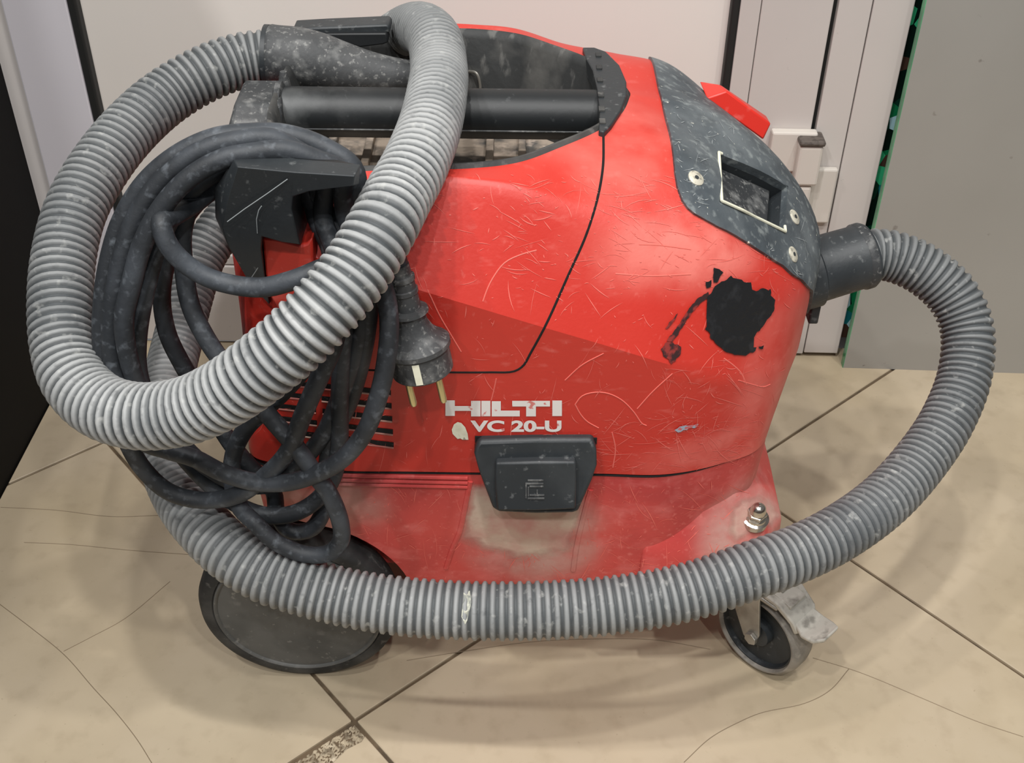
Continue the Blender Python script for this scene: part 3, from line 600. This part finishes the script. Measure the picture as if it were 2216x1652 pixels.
# handle bar and its bracket
ZB = Y(950, 245, 0)[2]; xa, xb = Y(612, 240, 0)[0], Y(1290, 240, 0)[0]
P = np.array([(x, 0, ZB) for x in np.linspace(xa-.004, xb, 12)]); new_obj('handle_bar', *sweep(P, .0178, 40), m_bar, vac)
P = np.array([(x, -.0172, ZB-.0055) for x in np.linspace(xa+.003, xb-.01, 4)]); new_obj('bar_seam', *sweep(P, .0006, 6), m_black_dusty, vac)
tb = [Y(505, 224, -.022), Y(609, 223, -.022), Y(614, 172, .014), Y(531, 171, .014)]
bt = [Y(478, 330, -.05), Y(612, 330, -.04), Y(618, 250, .03), Y(500, 250, .04)]
md = [Y(496, 270, -.032), Y(611, 270, -.03), Y(616, 205, .022), Y(517, 210, .024)]
new_obj('handle_bracket', *prism([bt, md, tb]), m_black_dusty, vac, bevel=.003, seg=3)
new_obj('handle_collar', *lathe([(.0195, -.004), (.0215, -.003), (.0215, .001), (.0195, .002)], (xa, 0, ZB), (1, 0, 0), 40), m_black_dusty, vac)
c = Y(615, 172, .01); new_obj('bracket_nub', *sweep(np.array([c+np.array((0, .0, -.012)), c, c+np.array((0, 0, .006))]), [.004, .004, .0025], 12), m_black_dusty, vac)
# cord hook
fp = [(513, 361, -.200), (636, 373, -.200), (768, 381, -.200), (764, 402, -.200), (669, 414, -.200), (634, 425, -.200), (631, 451, -.198), (643, 505, -.194), (650, 530, -.190), (610, 524, -.192), (567, 512, -.194), (565, 538, -.190), (572, 592, -.180), (583, 660, -.168), (560, 635, -.166), (536, 606, -.168), (494, 533, -.183), (481, 494, -.193), (492, 430, -.197)]
mp_ = [(506, 345, -.188), (636, 347, -.187), (779, 359, -.187), (776, 400, -.187), (672, 412, -.187), (640, 424, -.186), (640, 450, -.18), (652, 500, -.175), (655, 525, -.172), (612, 520, -.172), (572, 508, -.172), (570, 532, -.168), (577, 585, -.160), (588, 650, -.155), (556, 622, -.150), (530, 590, -.150), (486, 515, -.165), (466, 470, -.175), (465, 408, -.18)]
fr = YL(fp); mr_ = YL(mp_)
bk = []
for k, p in enumerate(mr_):
    arm = k in (1, 2, 3, 4)
    bk.append((p[0], p[1]+(.002 if arm else .045), p[2]-(0 if arm else .008)))
new_obj('cord_hook', *prism([bk, mr_, fr]), m_black, vac, bevel=.0025, seg=3, label='black cord hook with an open arm')
for pts in ([(492, 480), (530, 452), (580, 418), (622, 388)], [(557, 505), (555, 475), (560, 455), (566, 446)], [(545, 600), (553, 588), (560, 577)]):
    P = np.array(YL([(a, b, np.interp(b, [361, 430, 494, 530, 606], [-.2003, -.2003, -.197, -.1905, -.176])) for a, b in pts])); new_obj('hook_scratch', *sweep(P, .00028, 6), m_scrg, vac)
sp = YL([(567, 515, -.1795), (600, 519, -.1795), (652, 531, -.1795), (664, 527, -.179), (676, 514, -.178), (678, 560, -.178), (684, 640, -.176), (676, 700, -.173), (640, 705, -.173), (600, 672, -.173), (584, 640, -.174), (574, 592, -.177)])
fixn(new_obj('side_cover', *prism([[(p[0], -.150, p[2]) for p in sp], sp]), m_red, vac, bevel=.0015, label='bright red cover below the cord hook'))
# red knob on the nose
kf = YL([(1528, 213, .055), (1652, 304, .055), (1669, 268, .058), (1573, 196, .058)]); kb = YL([(1512, 175, .085), (1640, 268, .085), (1660, 252, .075), (1558, 183, .075)])
new_obj('red_lever', *prism([kf, kb]), mat('bright_red_plastic', srgb(222, 50, 38), .4, layers=[(PALE, 60, .6, .8, .5)]), vac, bevel=.0015, label='red plastic lever')
# screws on the nose panel
for x, y in ((1506, 386), (1716, 551), (1719, 470)):
    p, n = cast(panel_bvh, x, y); new_obj('screw', *lathe([(.0058, -.002), (.0058, .0005), (.0050, .0011)], p, n, 20), m_screw, panel); new_obj('screw_slot', *lathe([(.0016, 0), (.0016, .0014)], p, n, 8), m_black, panel)
# inlet
A, B = Y(1752, 588, .0), Y(1878, 551, .012); ax = nrm(B-A); L = np.linalg.norm(B-A)
inlet = new_obj('inlet_connector', *lathe([(.029, -.012), (.029, .002), (.0262, .004), (.0255, L-.010), (.0262, L-.009), (.0262, L-.002), (.0250, L), (.020, L)], A, ax, 48), m_black, vac)
c = A+ax*.006; new_obj('inlet_tab', *boxv(c[0]-.003, c[0]+.005, -.014, .002, c[2]-.042, c[2]-.024), m_black, inlet, bevel=.0015)
new_obj('inlet_clip', *lathe([(.0262, L-.009), (.0268, L-.008), (.0268, L-.003), (.0262, L-.002)], A, ax, 48), m_black_dusty, inlet)
# acorn nut on the ledge
p, n = cast(body_bvh, 1634, 1122); n = nrm((.05, -.25, .97))
nut = new_obj('nut_washer', *lathe([(.0105, -.004), (.0105, .0015), (.0085, .0025), (.008, .004)], p, n, 32), m_chrome, vac)
new_obj('acorn_nut', *lathe([(.0078, .003), (.0078, .009)], p, n, 6), m_chrome, nut, smooth=False, bevel=.0008)
new_obj('nut_dome', *lathe([(.0062, .008), (.0061, .011), (.0052, .0145), (.0035, .0165), (.001, .0173)], p, n, 24), m_chrome, nut)
dpl = [(1570, 1150), (1580, 1095), (1605, 1075), (1640, 1068), (1672, 1088), (1692, 1115), (1675, 1145), (1640, 1150), (1620, 1165), (1590, 1180)]; fade(decal('dust_patch', [dpl], m_dustfade, .0008, cuts=6, fine=7), dpl, 22, m_dustfade)
# rear wheels
def rear_wheel(sy):
    c = (-.166, sy*.170, .079); ax = (0, sy, 0)
    w = new_obj('rear_wheel', *lathe([(.05, -.028), (.070, -.028), (.0765, -.025), (.079, -.019), (.079, -.008), (.0765, -.002), (.073, 0), (.067, .0005), (.066, -.0005)], c, ax, 96), m_tyre, vac)
    new_obj('wheel_disc', *lathe([(.066, -.003), (.0655, .0012), (.0645, .0018), (.0632, .0012), (.0625, 0), (.05, .0012), (.02, .0024), (.002, .0027)], c, ax, 96), m_hub, w)
    new_obj('wheel_arch', *lathe([(.0905, -.06), (.0915, -.060), (.0915, -.0035), (.0905, -.0035), (.0895, -.006), (.0895, -.058)], c, ax, 72), m_black, vac) if False else None
    return w
rear_wheel(-1); rear_wheel(1)
P = np.array([(-.166, y, .079) for y in (-.15, 0, .15)]); new_obj('wheel_axle', *sweep(P, .007, 16), m_steel, vac)
# casters
def caster(mirror=False):
    th = math.radians(46); n = np.array([-math.sin(th), -math.cos(th), 0]); fc = Z(1634, 1374, .041); C = fc-n*.013
    mv = (lambda v: [(p[0], -p[1], p[2]) for p in v]) if mirror else (lambda v: v)
    mf = (lambda f: [q[::-1] for q in f]) if mirror else (lambda f: f)
    def ob(name, vf, m, par, **kw): return new_obj(name, mv(vf[0]), mf(vf[1]), m, par, **kw)
    cs = ob('caster', lathe([(.030, -.0135), (.0365, -.0135), (.0395, -.010), (.041, -.004), (.041, .004), (.0395, .010), (.0365, .0135), (.0352, .0135), (.0342, .0115), (.034, .003)], C, n, 64), m_tread, vac)
    ob('caster_disc', lathe([(.0343, -.012), (.0343, .0105), (.0330, .0105), (.0315, .0065), (.0125, .0045), (.0115, .012), (.002, .0125)], C, n, 48), m_black, cs)
    p0 = C+n*.0165
    pl = [atPl(x, y, p0, n) for x, y in ((1574, 1262), (1650, 1262), (1643, 1306), (1642, 1378), (1634, 1391), (1622, 1390), (1608, 1374), (1594, 1330))]
    fk = ob('caster_fork', prism([[p-n*.0025 for p in pl], pl]), m_steel, cs, bevel=.0006)
    ob('caster_fork', prism([[p-n*.0305 for p in pl], [p-n*.033 for p in pl]]), m_steel, cs, bevel=.0006)
    bp = C+n*.0165+0; ob('axle_bolt', lathe([(.0058, 0), (.0058, .004)], bp, n, 6), m_steel, fk, smooth=False, bevel=.0005)
    f = np.array([math.cos(th), -math.sin(th), 0])   # rolling direction, to the front right
    top = C+np.array([0, 0, .043]); sw = top-f*.004
    hx = [top+f*a+n*b+np.array([0, 0, 0]) for a, b in ((-.024, .0165), (.016, .0165), (.016, -.0165), (-.024, -.0165))]
    ob('caster_yoke', prism([hx, [p+np.array([0, 0, .004]) for p in hx]]), m_steel, cs, bevel=.0015)
    ob('caster_swivel', lathe([(.019, .004), (.022, .006), (.022, .010), (.014, .012), (.012, .030)], sw, (0, 0, 1), 32), m_steel, cs)
    up = np.array([0, 0, 1.])
    b0 = C+up*.0475
    hs = [[b0+f*a+n*s*w_+up*h for s in (1, -1)] for a, h, w_ in ((-.004, .006, .017), (.016, .004, .0165), (.031, -.006, .015), (.036, -.016, .013))]
    V = []; 
    for (l, r) in hs: V += [l, r, r-up*.004-f*.003, l-up*.004-f*.003]
    F = [[3, 2, 1, 0], [12, 13, 14, 15]]+[[4*i+a, 4*i+(a+1) % 4, 4*i+4+(a+1) % 4, 4*i+4+a] for i in range(3) for a in range(4)]
    bh = fixn(ob('brake_housing', (V, F), m_brake, cs, bevel=.0012))
    def inset(pts, dz, m, nm): 
        q = [b0+f*a+n*b+up*(c+dz) for a, b, c in pts]; return fixn(ob(nm, prism([[p-up*.003 for p in q], q]), m, bh, bevel=.0006))
    inset([(.002, .011, .0062), (.002, -.011, .0062), (.024, -.010, .001), (.024, .010, .001)], .0012, m_brake, 'brake_button')
    inset([(.007, .005, .0062), (.007, -.004, .0062), (.012, -.004, .005), (.012, .005, .005)], .0018, m_steel, 'brake_mark')
    pd = [[b0+f*a+n*b+up*c for b in (.0135*w_, -.0135*w_)] for a, c, w_ in ((.030, -.007, .9), (.040, -.012, 1.1), (.050, -.011, 1.05), (.057, -.007, .7))]
    V = []
    for (l, r) in pd: V += [l, r, r-up*.0045, l-up*.0045]
    fixn(ob('brake_pedal', (V, F), m_brake, bh, bevel=.0015))
caster(); caster(True)

# ------------------------------------------------------------------ suction hose
hose = empty('suction_hose', Y(1880, 552, 0)); tag(hose, 'grey ribbed suction hose looped around and over the red vacuum cleaner', 'hose')
def hp(o): o.parent = hose; o.matrix_parent_inverse = Matrix.Translation(-hose.location); return o
HP = [(1868, 554, .01), (1885, 551, .012), (1935, 556, .012), (2005, 588, .004), (2065, 645, -.010), (2093, 715, -.028), (2088, 810, -.055), (2050, 910, -.088), (1990, 1000, -.120), (1915, 1082, -.152), (1819, 1152, -.182), (1735, 1195, -.200), (1641, 1230, -.215), (1480, 1283, -.230), (1300, 1313, -.237), (1100, 1323, -.240), (920, 1317, -.238), (800, 1303, -.235), (734, 1290, -.232), (650, 1268, -.228), (576, 1243, -.222), (500, 1197, -.210), (440, 1140, -.190), (392, 1075, -.160), (362, 1000, -.125), (352, 920, -.085), (362, 835, -.040), (384, 740, .010), (410, 640, .055), (437, 557, .090), (475, 498, .115), (530, 430, .150), (600, 360, .190), (670, 290, .212), (740, 205, .215), (800, 130, .195), (855, 82, .155), (905, 62, .105), (940, 88, .050), (950, 150, 0), (946, 200, -.045), (930, 275, -.095), (895, 365, -.145), (862, 425, -.172), (828, 490, -.198), (770, 586, -.222), (700, 671, -.240), (630, 742, -.250), (550, 808, -.255), (480, 855, -.255), (400, 890, -.252), (300, 901, -.245), (215, 876, -.230), (160, 820, -.210), (138, 750, -.188), (131, 650, -.158), (139, 550, -.125), (166, 450, -.090), (222, 352, -.050), (290, 270, -.012), (363, 207, .018), (450, 157, .040), (525, 131, .055), (600, 122, .062)]
C_ = catmull([np.r_[Y(a, b, c)] for a, b, c in HP], 14)
C_, LEN = resample(C_, .00078)
s = np.linspace(0, LEN, len(C_)); pitch = .0062
ph = (s/pitch) % 1.0; tri = .5-.5*np.cos(2*math.pi*ph); prof = np.clip((tri-.15)/.55, 0, 1)
rad = .0183+.0022*prof
V, F = sweep(C_, rad, 26)
ho = new_obj('hose_tube', V, F, m_hose, hose, sharp=80); hp(ho)
at = ho.data.attributes.new('rib', 'FLOAT', 'POINT')
# worn ridges are pale; wear differs along the hose, with strong light on the front loop painted in
wear_light = np.interp(s/LEN, [0, .10, .25, .36, .45, .55, .62, .70, .80, .92, 1], [.30, .35, .55, .68, .45, .15, .35, .80, .90, .42, .40])
cake = np.interp(s/LEN, [0, .05, .30, .34, .42, .47, .50, 1], [0, .1, .1, .45, .5, .15, 0, .05])   # dust caked between the ribs
vals = np.repeat(wear_light*(prof*(1-cake)+cake*.9), 26).astype(np.float32); at.data.foreach_set('value', vals)
hose_bvh = BVHTree.FromPolygons([tuple(p) for p in V.tolist()], F)
hp(decal('paint_mark', [jag([(1004, 1282), (1018, 1280), (1020, 1305), (1013, 1335), (1007, 1352), (1001, 1335)], 2)], m_dustmark, .0005, hose, hose_bvh, cuts=2, label='cream paint mark on the hose ribs'))
# wand / handle end
wp = [(582, 122, 66), (590, 122.5, 68), (600, 123, 67), (650, 127, 66), (694, 136, 63), (742, 146, 55), (796, 155, 45), (851, 161, 37), (900, 165, 33), (965, 169, 32)]
Pw = catmull([np.r_[Y(a, b, .062), c/2890.] for a, b, c in wp], 6)
wand = hp(new_obj('wand', *sweep(Pw, Pw[:, 3], 40), m_black_dusty, hose)); 
Pw = np.array([Y(574, 121.5, .062), Y(584, 122, .062)]); hp(new_obj('wand_cuff', *sweep(Pw, .0232, 40), m_black, hose))
gf = [(632, 63, .078), (700, 59, .078), (838, 53, .078), (844, 60, .078), (844, 72, .078), (700, 74, .078), (640, 72, .078)]
a = YL(gf); hp(new_obj('grip_bar', *prism([a, [p+np.array([0, .02, 0]) for p in a]]), m_black, hose, bevel=.0015))
gf = [(690, 74, .074), (836, 72, .074), (841, 92, .074), (828, 97, .074), (778, 103, .074), (730, 88, .074)]
a = YL(gf); hp(new_obj('grip_trigger', *prism([a, [p+np.array([0, .015, 0]) for p in a]]), mat('trigger_black', srgb(27, 29, 31), .5), hose, bevel=.0012))

# ------------------------------------------------------------------ power cord
cord = empty('power_cord', Y(760, 400, -.17)); tag(cord, 'black rubber power cord coiled in loops on the vacuum cord hook', 'power cord')
def cp_(o): o.parent = cord; o.matrix_parent_inverse = Matrix.Translation(-cord.location); return o
HK = (768, 388)
def loop(pts): return pts
PL = []
# outermost loop
PL += [(735, 470, -.160), (772, 405, -.165), (762, 362, -.165), (700, 318, -.160), (620, 290, -.155), (545, 287, -.155), (460, 300, -.160), (380, 338, -.165), (310, 400, -.170), (262, 480, -.176), (235, 570, -.182), (222, 660, -.188), (221, 750, -.194), (235, 840, -.200), (268, 940, -.205), (310, 1015, -.205), (365, 1064, -.205), (430, 1082, -.206), (508, 1074, -.210), (575, 1030, -.214), (625, 975, -.214), (655, 900, -.214), (690, 820, -.212), (722, 745, -.208), (735, 660, -.200), (728, 560, -.185), (700, 470, -.165)]
PL += [(705, 410, -.163), (718, 362, -.168), (660, 334, -.168), (590, 300, -.170), (520, 303, -.172), (440, 325, -.176), (370, 372, -.180), (312, 440, -.184), (275, 520, -.190), (252, 610, -.194), (240, 700, -.198), (246, 790, -.202), (268, 870, -.208), (310, 955, -.212), (360, 975, -.214), (420, 992, -.214), (480, 1022, -.214), (545, 1042, -.216), (620, 1045, -.220), (690, 1024, -.224), (745, 990, -.226), (790, 935, -.226), (820, 855, -.222), (836, 780, -.216), (842, 690, -.205), (820, 590, -.190), (755, 480, -.168)]
PL += [(742, 420, -.170), (742, 372, -.174), (690, 348, -.176), (620, 325, -.178), (550, 330, -.180), (480, 345, -.184), (410, 385, -.188), (350, 450, -.192), (308, 530, -.197), (283, 620, -.202), (268, 690, -.205), (275, 760, -.206), (295, 830, -.206), (330, 900, -.200), (390, 960, -.195), (440, 1005, -.190), (510, 1045, -.186), (580, 1050, -.184), (650, 1000, -.184), (700, 940, -.184), (735, 860, -.184), (770, 760, -.184), (785, 660, -.182), (770, 560, -.172), (715, 470, -.160)]
PL += [(690, 420, -.160), (690, 376, -.160), (640, 350, -.158), (560, 345, -.158), (480, 365, -.160), (420, 405, -.164), (370, 470, -.170), (335, 550, -.176), (312, 640, -.182), (298, 730, -.187), (300, 810, -.190), (325, 880, -.190), (375, 960, -.186), (440, 1035, -.186), (500, 1085, -.190), (560, 1112, -.194), (620, 1117, -.198), (675, 1092, -.196), (715, 1045, -.190), (733, 980, -.186), (735, 880, -.188), (738, 780, -.190), (745, 680, -.188), (740, 560, -.176), (690, 470, -.160)]
PL += [(668, 420, -.158), (660, 380, -.152), (600, 362, -.150), (520, 365, -.150), (455, 400, -.150), (415, 440, -.152), (395, 500, -.158), (398, 580, -.166), (412, 660, -.174), (445, 730, -.182), (490, 795, -.190), (545, 855, -.198), (590, 910, -.206), (640, 968, -.214), (680, 1025, -.220), (712, 1070, -.224), (736, 1130, -.226), (737, 1172, -.225), (710, 1198, -.223), (660, 1200, -.222), (600, 1176, -.220), (550, 1135, -.216), (518, 1095, -.205), (503, 1040, -.195), (505, 985, -.190), (530, 930, -.190), (575, 885, -.192), (630, 830, -.192), (690, 750, -.190), (720, 640, -.182), (715, 540, -.172), (682, 470, -.164)]
PL += [(676, 415, -.150), (640, 376, -.146), (560, 370, -.146), (480, 395, -.150), (420, 440, -.166), (372, 470, -.190), (345, 488, -.204), (362, 530, -.206), (400, 570, -.206), (450, 600, -.206), (510, 618, -.208), (570, 622, -.210), (630, 610, -.212), (690, 588, -.208), (740, 560, -.190), (760, 500, -.168)]
PL += [(762, 430, -.160), (735, 385, -.150), (660, 362, -.142), (560, 368, -.140), (470, 400, -.140), (400, 470, -.142), (362, 560, -.146), (350, 640, -.150), (362, 720, -.155), (395, 790, -.160), (450, 880, -.166), (500, 960, -.172), (545, 1015, -.178), (590, 1060, -.182), (600, 1110, -.186), (625, 1150, -.190), (670, 1148, -.190), (698, 1110, -.188), (705, 1040, -.184), (715, 960, -.180), (760, 860, -.180), (790, 740, -.182), (800, 640, -.182), (800, 560, -.178), (822, 520, -.178), (850, 545, -.183), (868, 590, -.185)]
CC = catmull([Y(a, b, c) for a, b, c in PL], 10); CC, _ = resample(CC, .004)
CC[:, 1] = np.convolve(np.r_[[CC[0, 1]]*4, CC[:, 1], [CC[-1, 1]]*4], np.ones(9)/9, 'valid')
V, F = sweep(CC, .0060, 12); cp_(new_obj('cable', V, F, m_cord, cord, sharp=80))
# plug
A = Y(862, 572, -.184); B = Y(914, 795, -.1905); ax = nrm(B-A); L = np.linalg.norm(B-A); up_ = nrm(np.cross(ax, (0, 1, 0)))
k = L/235.
def lz(l): return [(r_, t*k*1.0) for r_, t in l]
plug = cp_(new_obj('plug', *lathe(lz([(.0064, 0), (.0068, 24), (.0082, 26), (.0082, 34), (.0074, 36), (.0076, 52), (.0084, 54), (.0084, 62), (.0076, 64), (.0080, 96), (.0118, 100), (.0122, 106), (.0092, 110), (.0100, 130), (.0128, 150), (.0185, 170), (.0212, 176), (.0212, 186), (.0196, 189), (.0196, 240), (.0188, 243)]), A, ax, 40), m_black_dusty, cord))
side = nrm(np.cross(ax, (0, -1, 0))); fr_ = nrm(np.cross(side, ax)); 
for sgn in (-1, 1):
    c = A+ax*(238*k)+side*sgn*.0098-np.array([0, .006, 0])
    pin = new_obj('plug_pin', *lathe([(.0024, 0), (.0024, .0205), (.0018, .0226), (.0006, .023)], c, ax, 16), m_brass, plug)
nrmf = np.array([0, -1., 0]); nrmf = nrm(nrmf-ax*np.dot(nrmf, ax))
c0 = A+ax*(192*k)+nrmf*.0193; c1 = A+ax*(238*k)+nrmf*.0193; q = [c0-side*.0022, c0+side*.0022, c1+side*.0022, c1-side*.0022]
new_obj('earth_strip', *prism([[p-nrmf*.002 for p in q], [p+nrmf*.0008 for p in q]]), m_cream, plug, smooth=False)
